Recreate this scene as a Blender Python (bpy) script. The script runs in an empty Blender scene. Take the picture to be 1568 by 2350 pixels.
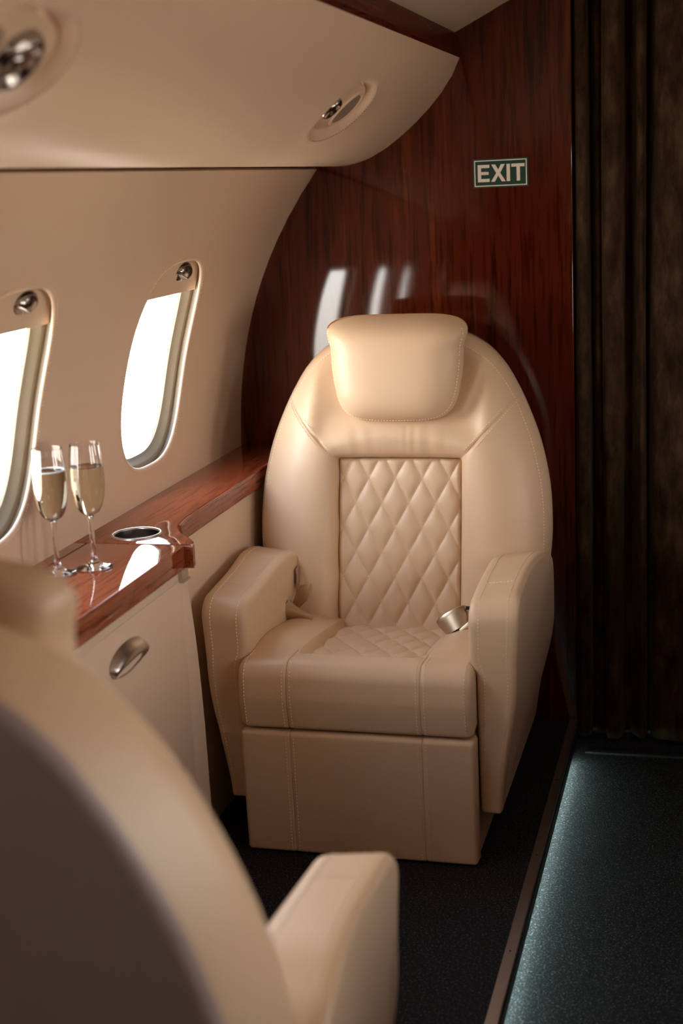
import bpy, bmesh, math, random
from mathutils import Vector, Matrix
random.seed(7)
scene = bpy.context.scene
COL = scene.collection

# ------------------------------------------------------------------ camera
IMG_W, IMG_H, F_PX = 1568.0, 2350.0, 3250.0
CAM_POS = Vector((0.0, 0.0, 1.41))
VPX, VPY, ROLL = 1665.0, 378.0, 0.048           # vanishing point of the cabin axis, camera roll


def camera_matrix():
    p = Vector((VPX - IMG_W / 2, VPY - IMG_H / 2, F_PX))      # cabin axis in camera space (x right, y down, z forward)
    fy = p.normalized()
    n = Vector((1, -ROLL, 0)).cross(p).normalized()
    if n.y < 0:
        n = -n
    up = -n
    fx = fy.cross(up).normalized()
    right = Vector((fx.x, fy.x, up.x))
    down = Vector((fx.y, fy.y, up.y))
    fwd = Vector((fx.z, fy.z, up.z))
    m = Matrix.Identity(4)
    for i in range(3):
        m[i][0], m[i][1], m[i][2], m[i][3] = right[i], -down[i], -fwd[i], CAM_POS[i]
    return m


cam_data = bpy.data.cameras.new('camera')
cam_data.sensor_fit = 'HORIZONTAL'
cam_data.sensor_width = 24.0
cam_data.lens = F_PX / IMG_W * 24.0
cam_data.clip_start = 0.05
cam_data.dof.use_dof = True
cam_data.dof.focus_distance = 3.15
cam_data.dof.aperture_fstop = 2.8
cam = bpy.data.objects.new('camera', cam_data)
cam.matrix_world = camera_matrix()
COL.objects.link(cam)
scene.camera = cam

# ------------------------------------------------------------------ world and exposure
SKY_STRENGTH = 22.0
world = bpy.data.worlds.new('overcast_sky')
world.use_nodes = True
bg = world.node_tree.nodes['Background']
wnt = world.node_tree
w_tc = wnt.nodes.new('ShaderNodeTexCoord')
w_sep = wnt.nodes.new('ShaderNodeSeparateXYZ')
w_map = wnt.nodes.new('ShaderNodeMapRange')
w_map.inputs['From Min'].default_value = -1.0
w_ramp = wnt.nodes.new('ShaderNodeValToRGB')
w_el = w_ramp.color_ramp.elements           # bright pale ground, hazy white horizon, bluer zenith
w_el[0].position, w_el[0].color = 0.0, (0.62, 0.56, 0.48, 1)
w_el[1].position, w_el[1].color = 1.0, (0.20, 0.27, 0.39, 1)
for w_p, w_c in ((0.44, (0.72, 0.66, 0.58, 1)), (0.50, (1.0, 0.975, 0.94, 1)), (0.58, (1.0, 0.975, 0.945, 1)), (0.70, (0.55, 0.58, 0.63, 1)), (0.80, (0.36, 0.41, 0.50, 1))):
    w_el.new(w_p).color = w_c
wnt.links.new(w_tc.outputs['Generated'], w_sep.inputs[0])
wnt.links.new(w_sep.outputs['Z'], w_map.inputs['Value'])
wnt.links.new(w_map.outputs[0], w_ramp.inputs[0])
wnt.links.new(w_ramp.outputs[0], bg.inputs[0])
bg.inputs[1].default_value = SKY_STRENGTH
scene.world = world
vs = scene.view_settings
vs.view_transform = 'Standard'
vs.look = 'None'
vs.gamma = 1.0
vs.use_curve_mapping = False
vs.exposure = 0.0
scene.cycles.use_denoising = True
scene.cycles.use_adaptive_sampling = True
scene.cycles.adaptive_threshold = 0.07
scene.cycles.max_bounces = 8
scene.cycles.diffuse_bounces = 4
scene.cycles.glossy_bounces = 4
scene.cycles.transparent_max_bounces = 8
scene.cycles.transmission_bounces = 8

# cabin measures
Y_FRONT, Y_BACK = 3.546, -1.75
X_MID = -0.13
WIN_Y = [2.91 - 0.747 * k for k in range(6)]
WIN_Z, WIN_A, WIN_B = 1.0375, 0.175, 0.223
AISLE_Z = -0.055


def x_wall(z):
    return 0.265 * z ** 3 - 0.316 * z ** 2 + 0.059 * z - 1.224


def daylight_portal(y, side):
    d = bpy.data.lights.new('window_daylight', 'AREA')
    d.shape = 'RECTANGLE'
    d.size, d.size_y = 0.36, 0.46
    d.cycles.is_portal = True
    o = bpy.data.objects.new('window_daylight', d)
    COL.objects.link(o)
    x = x_wall(WIN_Z) - 0.085
    if side > 0:
        x = 2 * X_MID - x
    o.location = (x, y, WIN_Z)
    o.rotation_euler = (0, math.radians(-90 if side < 0 else 90), math.radians(0))
    return o


OPEN_LEFT, OPEN_RIGHT = (0, 1, 2, 5), (1, 2)     # the other shades are pulled right down
for wi, wy in enumerate(WIN_Y):
    if wi in OPEN_LEFT:
        daylight_portal(wy, -1)
    if wi in OPEN_RIGHT:
        daylight_portal(wy, 1)


# ------------------------------------------------------------------ materials
def new_mat(name):
    m = bpy.data.materials.new(name)
    m.use_nodes = True
    return m, m.node_tree, m.node_tree.nodes['Principled BSDF']


def set_in(b, **kw):
    for k, v in kw.items():
        b.inputs[k.replace('_', ' ')].default_value = v


def rgb(r, g, b):
    def f(c):
        c /= 255.0
        return c / 12.92 if c <= 0.04045 else ((c + 0.055) / 1.055) ** 2.4
    return (f(r), f(g), f(b), 1)


def bump_noise(nt, bsdf, scale, strength, dist=0.001, detail=4, voronoi=False, mapping=None):
    tc = nt.nodes.new('ShaderNodeTexCoord')
    src = tc.outputs['Object']
    if mapping:
        mp = nt.nodes.new('ShaderNodeMapping')
        mp.inputs['Scale'].default_value = mapping
        nt.links.new(src, mp.inputs[0])
        src = mp.outputs[0]
    if voronoi:
        n = nt.nodes.new('ShaderNodeTexVoronoi')
        n.inputs['Scale'].default_value = scale
        out = n.outputs['Distance']
    else:
        n = nt.nodes.new('ShaderNodeTexNoise')
        n.inputs['Scale'].default_value = scale
        n.inputs['Detail'].default_value = detail
        out = n.outputs[0]
    nt.links.new(src, n.inputs['Vector'])
    b = nt.nodes.new('ShaderNodeBump')
    b.inputs['Strength'].default_value = strength
    b.inputs['Distance'].default_value = dist
    nt.links.new(out, b.inputs['Height'])
    nt.links.new(b.outputs[0], bsdf.inputs['Normal'])
    return tc, n


def ramp(nt, stops):
    r = nt.nodes.new('ShaderNodeValToRGB')
    el = r.color_ramp.elements
    el[0].position, el[0].color = stops[0]
    el[1].position, el[1].color = stops[-1]
    for p, c in stops[1:-1]:
        e = el.new(p)
        e.color = c
    return r


def leather(name, col, rough=0.42, bump=0.12):
    m, nt, b = new_mat(name)
    set_in(b, Base_Color=col, Roughness=rough, Specular_IOR_Level=0.5)
    bump_noise(nt, b, 420, bump, 0.0006, voronoi=True)
    return m


def plain(name, col, rough=0.5, metallic=0.0, bump=None):
    m, nt, b = new_mat(name)
    set_in(b, Base_Color=col, Roughness=rough, Metallic=metallic)
    if bump:
        bump_noise(nt, b, *bump)
    return m


def wood(name, scale, dark, mid, light, coat_rough, rough=0.45, coat=1.0, ripple=0.0, distort=0.5):
    """mahogany veneer; scale is small along the grain"""
    m, nt, b = new_mat(name)
    tc = nt.nodes.new('ShaderNodeTexCoord')
    mp = nt.nodes.new('ShaderNodeMapping')
    mp.inputs['Scale'].default_value = scale
    nt.links.new(tc.outputs['Object'], mp.inputs[0])
    n1 = nt.nodes.new('ShaderNodeTexNoise')
    n1.inputs['Scale'].default_value = 1.0
    n1.inputs['Detail'].default_value = 8
    n1.inputs['Roughness'].default_value = 0.68
    n1.inputs['Distortion'].default_value = distort
    nt.links.new(mp.outputs[0], n1.inputs['Vector'])
    r = ramp(nt, [(0.30, dark), (0.45, mid), (0.56, mid), (0.72, light)])
    nt.links.new(n1.outputs[0], r.inputs[0])
    # fine dark pores
    mp2 = nt.nodes.new('ShaderNodeMapping')
    mp2.inputs['Scale'].default_value = [s * 5 for s in scale]
    nt.links.new(tc.outputs['Object'], mp2.inputs[0])
    n2 = nt.nodes.new('ShaderNodeTexNoise')
    n2.inputs['Scale'].default_value = 1.0
    n2.inputs['Detail'].default_value = 5
    nt.links.new(mp2.outputs[0], n2.inputs['Vector'])
    r2 = ramp(nt, [(0.36, (0.35, 0.3, 0.28, 1)), (0.5, (1, 1, 1, 1))])
    nt.links.new(n2.outputs[0], r2.inputs[0])
    mx = nt.nodes.new('ShaderNodeMix')
    mx.data_type = 'RGBA'
    mx.blend_type = 'MULTIPLY'
    mx.inputs[0].default_value = 0.8
    nt.links.new(r.outputs[0], mx.inputs[6])
    nt.links.new(r2.outputs[0], mx.inputs[7])
    nt.links.new(mx.outputs[2], b.inputs['Base Color'])
    set_in(b, Roughness=rough, Coat_Weight=coat, Coat_Roughness=coat_rough, Coat_IOR=1.5)
    b.inputs['Specular IOR Level'].default_value = 0.0
    n3 = nt.nodes.new('ShaderNodeTexNoise')
    n3.inputs['Scale'].default_value = 900
    n3.inputs['Detail'].default_value = 2
    nt.links.new(tc.outputs['Object'], n3.inputs['Vector'])
    cb = nt.nodes.new('ShaderNodeBump')
    cb.inputs['Strength'].default_value = ripple
    cb.inputs['Distance'].default_value = 0.0004
    nt.links.new(n3.outputs[0], cb.inputs['Height'])
    nt.links.new(cb.outputs[0], b.inputs['Coat Normal'])
    return m


def carpet(name, base, fleck):
    m, nt, b = new_mat(name)
    tc = nt.nodes.new('ShaderNodeTexCoord')
    n = nt.nodes.new('ShaderNodeTexNoise')
    n.inputs['Scale'].default_value = 240
    n.inputs['Detail'].default_value = 3
    n.inputs['Roughness'].default_value = 0.7
    nt.links.new(tc.outputs['Object'], n.inputs['Vector'])
    r = ramp(nt, [(0.45, base), (0.58, [c * 2.2 for c in base[:3]] + [1]), (0.70, fleck)])
    nt.links.new(n.outputs[0], r.inputs[0])
    nt.links.new(r.outputs[0], b.inputs['Base Color'])
    bp = nt.nodes.new('ShaderNodeBump')
    bp.inputs['Strength'].default_value = 0.9
    bp.inputs['Distance'].default_value = 0.004
    nt.links.new(n.outputs[0], bp.inputs['Height'])
    nt.links.new(bp.outputs[0], b.inputs['Normal'])
    set_in(b, Roughness=0.95)
    b.inputs['Specular IOR Level'].default_value = 0.15
    return m


def velvet(name):
    m, nt, b = new_mat(name)
    tc = nt.nodes.new('ShaderNodeTexCoord')
    mp = nt.nodes.new('ShaderNodeMapping')
    mp.inputs['Scale'].default_value = (26, 26, 9)
    nt.links.new(tc.outputs['Object'], mp.inputs[0])
    n = nt.nodes.new('ShaderNodeTexNoise')
    n.inputs['Scale'].default_value = 1.0
    n.inputs['Detail'].default_value = 7
    n.inputs['Roughness'].default_value = 0.65
    nt.links.new(mp.outputs[0], n.inputs['Vector'])
    r = ramp(nt, [(0.35, (0.020, 0.0105, 0.006, 1)), (0.5, (0.044, 0.024, 0.0135, 1)), (0.68, (0.095, 0.054, 0.029, 1))])
    nt.links.new(n.outputs[0], r.inputs[0])
    nt.links.new(r.outputs[0], b.inputs['Base Color'])
    set_in(b, Roughness=0.95, Sheen_Weight=0.25, Sheen_Roughness=0.4, Sheen_Tint=(0.4, 0.28, 0.17, 1))
    b.inputs['Specular IOR Level'].default_value = 0.05
    return m


def pane_mat():
    m, nt, b = new_mat('window_acrylic')
    out = nt.nodes['Material Output']
    tr = nt.nodes.new('ShaderNodeBsdfTransparent')
    gl = nt.nodes.new('ShaderNodeBsdfGlossy')
    gl.inputs['Roughness'].default_value = 0.03
    mix = nt.nodes.new('ShaderNodeMixShader')
    mix.inputs[0].default_value = 0.06
    nt.links.new(tr.outputs[0], mix.inputs[1])
    nt.links.new(gl.outputs[0], mix.inputs[2])
    nt.links.new(mix.outputs[0], out.inputs['Surface'])
    return m


def glass_mat(name, col, ior, rough=0.0):
    m, nt, b = new_mat(name)
    set_in(b, Base_Color=col, Roughness=rough, IOR=ior, Transmission_Weight=1.0)
    return m


def emission_mat(name, col, strength):
    m, nt, b = new_mat(name)
    set_in(b, Base_Color=(0.8, 0.8, 0.8, 1), Emission_Color=col, Emission_Strength=strength)
    return m


M = {}
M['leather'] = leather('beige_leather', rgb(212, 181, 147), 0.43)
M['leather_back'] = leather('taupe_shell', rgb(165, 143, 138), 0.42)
M['thread'] = plain('beige_thread', rgb(240, 220, 192), 0.6)
M['cream'] = leather('cream_panel', rgb(226, 198, 170), 0.42, 0.05)
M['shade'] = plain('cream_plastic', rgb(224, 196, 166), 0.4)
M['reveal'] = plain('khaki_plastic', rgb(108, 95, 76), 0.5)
M['ceiling'] = leather('cream_ceiling', rgb(222, 200, 172), 0.5, 0.05)
M['wood_wall'] = wood('mahogany_upright', (21, 21, 1.2), (0.016, 0.0026, 0.0015, 1), (0.080, 0.0115, 0.004, 1), (0.155, 0.029, 0.009, 1), 0.055, ripple=0.03)
M['wood_top'] = wood('mahogany_lengthwise', (30, 1.5, 30), (0.13, 0.020, 0.008, 1), (0.28, 0.058, 0.021, 1), (0.42, 0.11, 0.042, 1), 0.035, distort=0.1)
M['wood_trim'] = wood('mahogany_trim', (40, 2.5, 40), (0.03, 0.005, 0.003, 1), (0.09, 0.014, 0.006, 1), (0.14, 0.026, 0.01, 1), 0.25, coat=0.35)
M['gap'] = plain('brown_piping', rgb(150, 108, 84), 0.6)
M['carpet'] = carpet('charcoal_carpet', (0.012, 0.0115, 0.0125, 1), (0.16, 0.15, 0.15, 1))
M['chrome'] = plain('dark_chrome', (0.40, 0.37, 0.35, 1), 0.22, 1.0)
M['satin'] = plain('satin_nickel', (0.50, 0.45, 0.40, 1), 0.30, 1.0)
M['bronze'] = plain('champagne_metal', (0.52, 0.42, 0.30, 1), 0.36, 1.0)
M['steel'] = plain('brushed_steel', (0.55, 0.50, 0.46, 1), 0.32, 1.0)
M['alu'] = plain('anodised_aluminium', (0.60, 0.54, 0.50, 1), 0.42, 1.0)
M['black'] = plain('black_rubber', (0.012, 0.012, 0.013, 1), 0.6)
M['velvet'] = velvet('brown_velvet')
M['pane'] = pane_mat()
M['glass'] = glass_mat('clear_glass', (1, 1, 1, 1), 1.48)
M['wine'] = glass_mat('champagne_liquid', (0.97, 0.90, 0.70, 1), 1.34)
M['foam'] = plain('white_bubbles', (0.9, 0.88, 0.84, 1), 0.6)
M['green'] = plain('green_sign', rgb(0, 60, 42), 0.4)
M['white'] = plain('white_print', rgb(240, 225, 215), 0.5)
M['grille'] = plain('grey_mesh', rgb(160, 140, 122), 0.5, 0.3, (900, 0.8, 0.001))
M['webbing'] = plain('beige_webbing', rgb(170, 135, 98), 0.8, 0.0, (700, 0.4, 0.001))
M['led'] = emission_mat('cool_led', (0.68, 1.0, 0.93, 1), 90.0)
M['dark_wall'] = plain('dark_galley', (0.01, 0.009, 0.008, 1), 0.8)


# ------------------------------------------------------------------ mesh helpers
def make_mesh(name, verts, faces, mat, smooth=True, angle=40):
    me = bpy.data.meshes.new(name)
    me.from_pydata([tuple(v) for v in verts], [], faces)
    me.update()
    bm = bmesh.new()
    bm.from_mesh(me)
    bmesh.ops.remove_doubles(bm, verts=bm.verts, dist=1e-6)
    bmesh.ops.recalc_face_normals(bm, faces=bm.faces)
    bm.to_mesh(me)
    bm.free()
    if mat:
        me.materials.append(mat)
    if smooth:
        for p in me.polygons:
            p.use_smooth = True
        me.set_sharp_from_angle(angle=math.radians(angle))
    return me


def obj(name, me, parent=None, loc=None):
    o = bpy.data.objects.new(name, me)
    COL.objects.link(o)
    if parent:
        o.parent = parent
    if loc:
        o.location = loc
    return o


def part(name, verts, faces, mat, parent=None, smooth=True, angle=40):
    o = obj(name, make_mesh(name, verts, faces, mat, smooth, angle), parent)
    if name.endswith('stitching'):
        o['kind'] = 'stuff'
    return o


def empty(name, loc=(0, 0, 0), rz=0.0):
    o = bpy.data.objects.new(name, None)
    o.location = loc
    o.rotation_euler = (0, 0, rz)
    o.empty_display_size = 0.1
    COL.objects.link(o)
    return o


def tag(o, label=None, category=None, group=None, kind=None):
    if label:
        o['label'] = label
    if category:
        o['category'] = category
    if group:
        o['group'] = group
    if kind:
        o['kind'] = kind
    return o


def structure(o, label=None):
    o['kind'] = 'structure'
    if label:
        o['label'] = label
    return o


def box(x0, x1, y0, y1, z0, z1):
    v = [(x, y, z) for x in (x0, x1) for y in (y0, y1) for z in (z0, z1)]
    f = [(0, 1, 3, 2), (4, 6, 7, 5), (0, 4, 5, 1), (2, 3, 7, 6), (0, 2, 6, 4), (1, 5, 7, 3)]
    return v, f


def bevel_box(name, x0, x1, y0, y1, z0, z1, r, mat, parent=None, seg=3):
    v, f = box(x0, x1, y0, y1, z0, z1)
    bm = bmesh.new()
    vs_ = [bm.verts.new(p) for p in v]
    for q in f:
        bm.faces.new([vs_[i] for i in q])
    bmesh.ops.recalc_face_normals(bm, faces=bm.faces)
    bmesh.ops.bevel(bm, geom=list(bm.edges), offset=r, segments=seg, affect='EDGES', profile=0.5)
    me = bpy.data.meshes.new(name)
    bm.to_mesh(me)
    bm.free()
    me.materials.append(mat)
    for p in me.polygons:
        p.use_smooth = True
    me.set_sharp_from_angle(angle=math.radians(35))
    return obj(name, me, parent)


def join(*vf):
    V, F = [], []
    for v, f in vf:
        o = len(V)
        V += list(v)
        F += [tuple(i + o for i in q) for q in f]
    return V, F


def catmull(pts, n, closed=False):
    """n samples per span"""
    P = [Vector(p) for p in pts]
    out = []
    m = len(P)
    spans = m if closed else m - 1
    for i in range(spans):
        if closed:
            p0, p1, p2, p3 = P[(i - 1) % m], P[i], P[(i + 1) % m], P[(i + 2) % m]
        else:
            p1, p2 = P[i], P[i + 1]
            p0 = P[i - 1] if i else p1 * 2 - p2
            p3 = P[i + 2] if i + 2 < m else p2 * 2 - p1
        for k in range(n):
            t = k / n
            out.append(0.5 * ((2 * p1) + (p2 - p0) * t + (2 * p0 - 5 * p1 + 4 * p2 - p3) * t * t + (3 * p1 - p0 - 3 * p2 + p3) * t ** 3))
    if not closed:
        out.append(P[-1])
    return out


def resample(pts, step=None, n=None):
    L = [0.0]
    for a, b in zip(pts, pts[1:]):
        L.append(L[-1] + (b - a).length)
    tot = L[-1]
    if n is None:
        n = max(2, int(round(tot / step)))
    out, j = [], 0
    for i in range(n + 1):
        s = tot * i / n
        while j < len(L) - 2 and L[j + 1] < s:
            j += 1
        d = L[j + 1] - L[j]
        out.append(pts[j].lerp(pts[j + 1], (s - L[j]) / d if d > 1e-12 else 0))
    return out


def roundpoly(pts, radii, step=0.008, arc=6):
    """closed polygon with rounded corners, evenly resampled"""
    P = [Vector(p) for p in pts]
    n = len(P)
    out = []
    for i in range(n):
        a, b, c = P[i - 1], P[i], P[(i + 1) % n]
        r = radii[i] if isinstance(radii, (list, tuple)) else radii
        u, w = (a - b).normalized(), (c - b).normalized()
        ang = u.angle(w)
        if r <= 1e-6 or ang > math.pi - 1e-3:
            out.append(b)
            continue
        d = min(r / math.tan(ang / 2), (a - b).length * 0.49, (c - b).length * 0.49)
        rr = d * math.tan(ang / 2)
        ctr = b + (u + w).normalized() * (rr / math.sin(ang / 2))
        p0, p1 = b + u * d, b + w * d
        v0, v1 = p0 - ctr, p1 - ctr
        tot = v0.angle(v1)
        for k in range(arc + 1):
            t = k / arc
            out.append(ctr + (v0 * math.sin((1 - t) * tot) + v1 * math.sin(t * tot)) / math.sin(tot))
    res = []
    m = len(out)
    for i in range(m):
        a, b = out[i], out[(i + 1) % m]
        k = max(1, int((b - a).length / step))
        for q in range(k):
            res.append(a.lerp(b, q / k))
    return res


def poly_normals(P):
    """outward normals of a closed 2D polygon"""
    n = len(P)
    area = sum(P[i].x * P[(i + 1) % n].y - P[(i + 1) % n].x * P[i].y for i in range(n))
    s = 1 if area > 0 else -1
    out = []
    for i in range(n):
        t = P[(i + 1) % n] - P[i - 1]
        if t.length < 1e-9:
            t = P[(i + 1) % n] - P[i]
        t.normalize()
        out.append(Vector((t.y, -t.x)) * s)
    return out


def pillow(profile, x0, x1, r, nx=24, seg=5, disp=None, xmap=None, xs_extra=()):
    """sweep a closed (y, z) profile along x with rounded ends; disp(x, y, z) moves a point along its normal"""
    N = poly_normals(profile)
    sl = []
    for k in range(seg + 1):
        a = math.pi / 2 * k / seg
        sl.append((x0 + r - r * math.cos(a), r * (1 - math.sin(a))))
    mids = [x0 + r + (x1 - x0 - 2 * r) * i / nx for i in range(1, nx)] + list(xs_extra)
    for x in sorted(mids):
        sl.append((x, 0.0))
    for k in range(seg + 1):
        a = math.pi / 2 * (seg - k) / seg
        sl.append((x1 - r + r * math.cos(a), r * (1 - math.sin(a))))
    V, F = [], []
    m = len(profile)
    for x, dl in sl:
        for p, n in zip(profile, N):
            q = p - n * dl
            if disp:
                q = q + n * disp(x, q.x, q.y)
            X = xmap(x, q.x, q.y) if xmap else x
            V.append((X, q.x, q.y))
    for i in range(len(sl) - 1):
        for j in range(m):
            F.append((i * m + j, i * m + (j + 1) % m, (i + 1) * m + (j + 1) % m, (i + 1) * m + j))
    F.append(tuple(range(m)))
    F.append(tuple(range((len(sl) - 1) * m, len(sl) * m)))
    return V, F


def grid(rows):
    V = [p for r in rows for p in r]
    w = len(rows[0])
    F = [(i * w + j, i * w + j + 1, (i + 1) * w + j + 1, (i + 1) * w + j) for i in range(len(rows) - 1) for j in range(w - 1)]
    return V, F


def lathe(prof, n=40, center=(0, 0, 0)):
    V, F = [], []
    m = len(prof)
    for i in range(n):
        a = 2 * math.pi * i / n
        for r, z in prof:
            V.append((center[0] + r * math.cos(a), center[1] + r * math.sin(a), center[2] + z))
    for i in range(n):
        for j in range(m - 1):
            F.append((i * m + j, ((i + 1) % n) * m + j, ((i + 1) % n) * m + j + 1, i * m + j + 1))
    return V, F


def tube(pts, r, n=6):
    V, F = [], []
    m = len(pts)
    for i, p in enumerate(pts):
        t = (pts[min(i + 1, m - 1)] - pts[max(i - 1, 0)]).normalized()
        a = Vector((0, 0, 1)) if abs(t.z) < 0.9 else Vector((1, 0, 0))
        u = t.cross(a).normalized()
        w = t.cross(u)
        for k in range(n):
            q = 2 * math.pi * k / n
            V.append(p + (u * math.cos(q) + w * math.sin(q)) * r)
    for i in range(m - 1):
        for k in range(n):
            F.append((i * n + k, i * n + (k + 1) % n, (i + 1) * n + (k + 1) % n, (i + 1) * n + k))
    F.append(tuple(range(n)))
    F.append(tuple(range((m - 1) * n, m * n)))
    return V, F


def stitch(path, normals, dash=0.0052, gap=0.0032, w=0.00065, h=0.0006):
    """thread dashes laid along a path; path and normals are lists of Vectors"""
    V, F = [], []
    L = [0.0]
    for a, b in zip(path, path[1:]):
        L.append(L[-1] + (b - a).length)

    def at(s):
        s = min(max(s, 0), L[-1])
        lo, hi = 0, len(L) - 2
        while lo < hi:
            mid = (lo + hi + 1) // 2
            if L[mid] <= s:
                lo = mid
            else:
                hi = mid - 1
        d = L[lo + 1] - L[lo]
        t = (s - L[lo]) / d if d > 1e-12 else 0
        return path[lo].lerp(path[lo + 1], t), normals[lo].lerp(normals[lo + 1], t).normalized()
    s = 0.0
    while s + dash < L[-1]:
        a, na = at(s)
        b, nb = at(s + dash)
        c, nc = at(s + dash / 2)
        t = (b - a).normalized()
        side = t.cross(nc).normalized() * w
        o = len(V)
        for p, nn, hh in ((a, na, 0), (c, nc, h), (b, nb, 0)):
            V += [p - side * 1.35 + nn * (hh - 0.0005), p + nn * (hh + 0.0008), p + side * 1.35 + nn * (hh - 0.0005)]
        for k in (0, 3):
            for j in (0, 1):
                F.append((o + k + j, o + k + j + 1, o + k + j + 4, o + k + j + 3))
        s += dash + gap
    return V, F


def smooth01(t):
    t = max(0.0, min(1.0, t))
    return t * t * (3 - 2 * t)


def superellipse(a, b, n, t):
    c, s = math.cos(t), math.sin(t)
    rr = (abs(c / a) ** n + abs(s / b) ** n) ** (-1.0 / n)
    return rr * c, rr * s


def hole_cell(surf, rect, ctr, a, b, n, rings, N=88, blend=7):
    """piece of a curved wall with an opening: rings = [(outward offset, height)] from the opening outwards.
    surf(y, s) -> (position, normal)"""
    y0, y1, s0, s1 = rect
    cy, cs = ctr
    ang = [2 * math.pi * i / N for i in range(N)]
    for qy in (y0, y1):
        for qs in (s0, s1):
            q = math.atan2(qs - cs, qy - cy) % (2 * math.pi)
            i = min(range(N), key=lambda k: abs((ang[k] - q + math.pi) % (2 * math.pi) - math.pi))
            ang[i] = q
    V, F = [], []
    loops = []
    for off, hgt in rings:
        lp = []
        for t in ang:
            u, w = superellipse(a + off, b + off, n, t)
            lp.append((cy + u, cs + w, hgt))
        loops.append(lp)
    last = loops[-1]
    for k in range(1, blend + 1):
        q = k / blend
        lp = []
        for t, l in zip(ang, last):
            c, s = math.cos(t), math.sin(t)
            tx = ((y1 - cy) / c if c > 1e-9 else (y0 - cy) / c if c < -1e-9 else 1e9)
            ty = ((s1 - cs) / s if s > 1e-9 else (s0 - cs) / s if s < -1e-9 else 1e9)
            d = min(tx, ty)
            lp.append((l[0] + (cy + c * d - l[0]) * q, l[1] + (cs + s * d - l[1]) * q, l[2] * (1 - q)))
        loops.append(lp)
    for lp in loops:
        for y, s, h in lp:
            p, nn = surf(y, s)
            V.append(p + nn * h)
    for i in range(len(loops) - 1):
        for j in range(N):
            F.append((i * N + j, i * N + (j + 1) % N, (i + 1) * N + (j + 1) % N, (i + 1) * N + j))
    return V, F


def mirror_x(V):
    return [(2 * X_MID - v[0], v[1], v[2]) for v in V]


# ------------------------------------------------------------------ the cabin shell
def wall_surf(y, z):
    d = 0.795 * z * z - 0.632 * z + 0.059
    return Vector((x_wall(z), y, z)), Vector((1, 0, -d)).normalized()


Z_LOW, Z_TOP = 0.70, 1.447
LIP = [(0.013, -0.0050), (0.0022, -0.0046), (0.0004, -0.0034), (0.0, -0.0018), (0.0006, -0.0003), (0.0022, 0.0010), (0.0045, 0.0020), (0.0075, 0.0020), (0.012, 0.0012), (0.03, 0.0)]
cells = []
for k, wy in enumerate(WIN_Y):
    ya = wy - 0.3735 if k < len(WIN_Y) - 1 else Y_BACK - 0.02
    yb = wy + 0.3735 if k else Y_FRONT + 0.02
    cells.append(hole_cell(wall_surf, (ya, yb, Z_LOW, Z_TOP), (wy, WIN_Z), WIN_A, WIN_B, 3.0, LIP))
low = grid([[(x_wall(Z_LOW), y, Z_LOW), (x_wall(Z_LOW) + 0.01, y, 0.3), (x_wall(Z_LOW) + 0.06, y, -0.1)] for y in (Y_BACK - 0.02, Y_FRONT + 0.02)])
top_lip = grid([[(x_wall(Z_TOP), y, Z_TOP), (x_wall(Z_TOP) - 0.004, y, Z_TOP + 0.004), (x_wall(Z_TOP) - 0.06, y, Z_TOP + 0.004)] for y in (Y_BACK - 0.02, Y_FRONT + 0.02)])
wv, wf = join(*cells, low, top_lip)
structure(part('wall_left', wv, wf, M['cream'], angle=50), 'cream leather-covered cabin sidewall with oval windows')
structure(part('wall_right', mirror_x(wv), wf, M['cream'], angle=50), 'cream cabin sidewall on the far side of the aisle')


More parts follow.
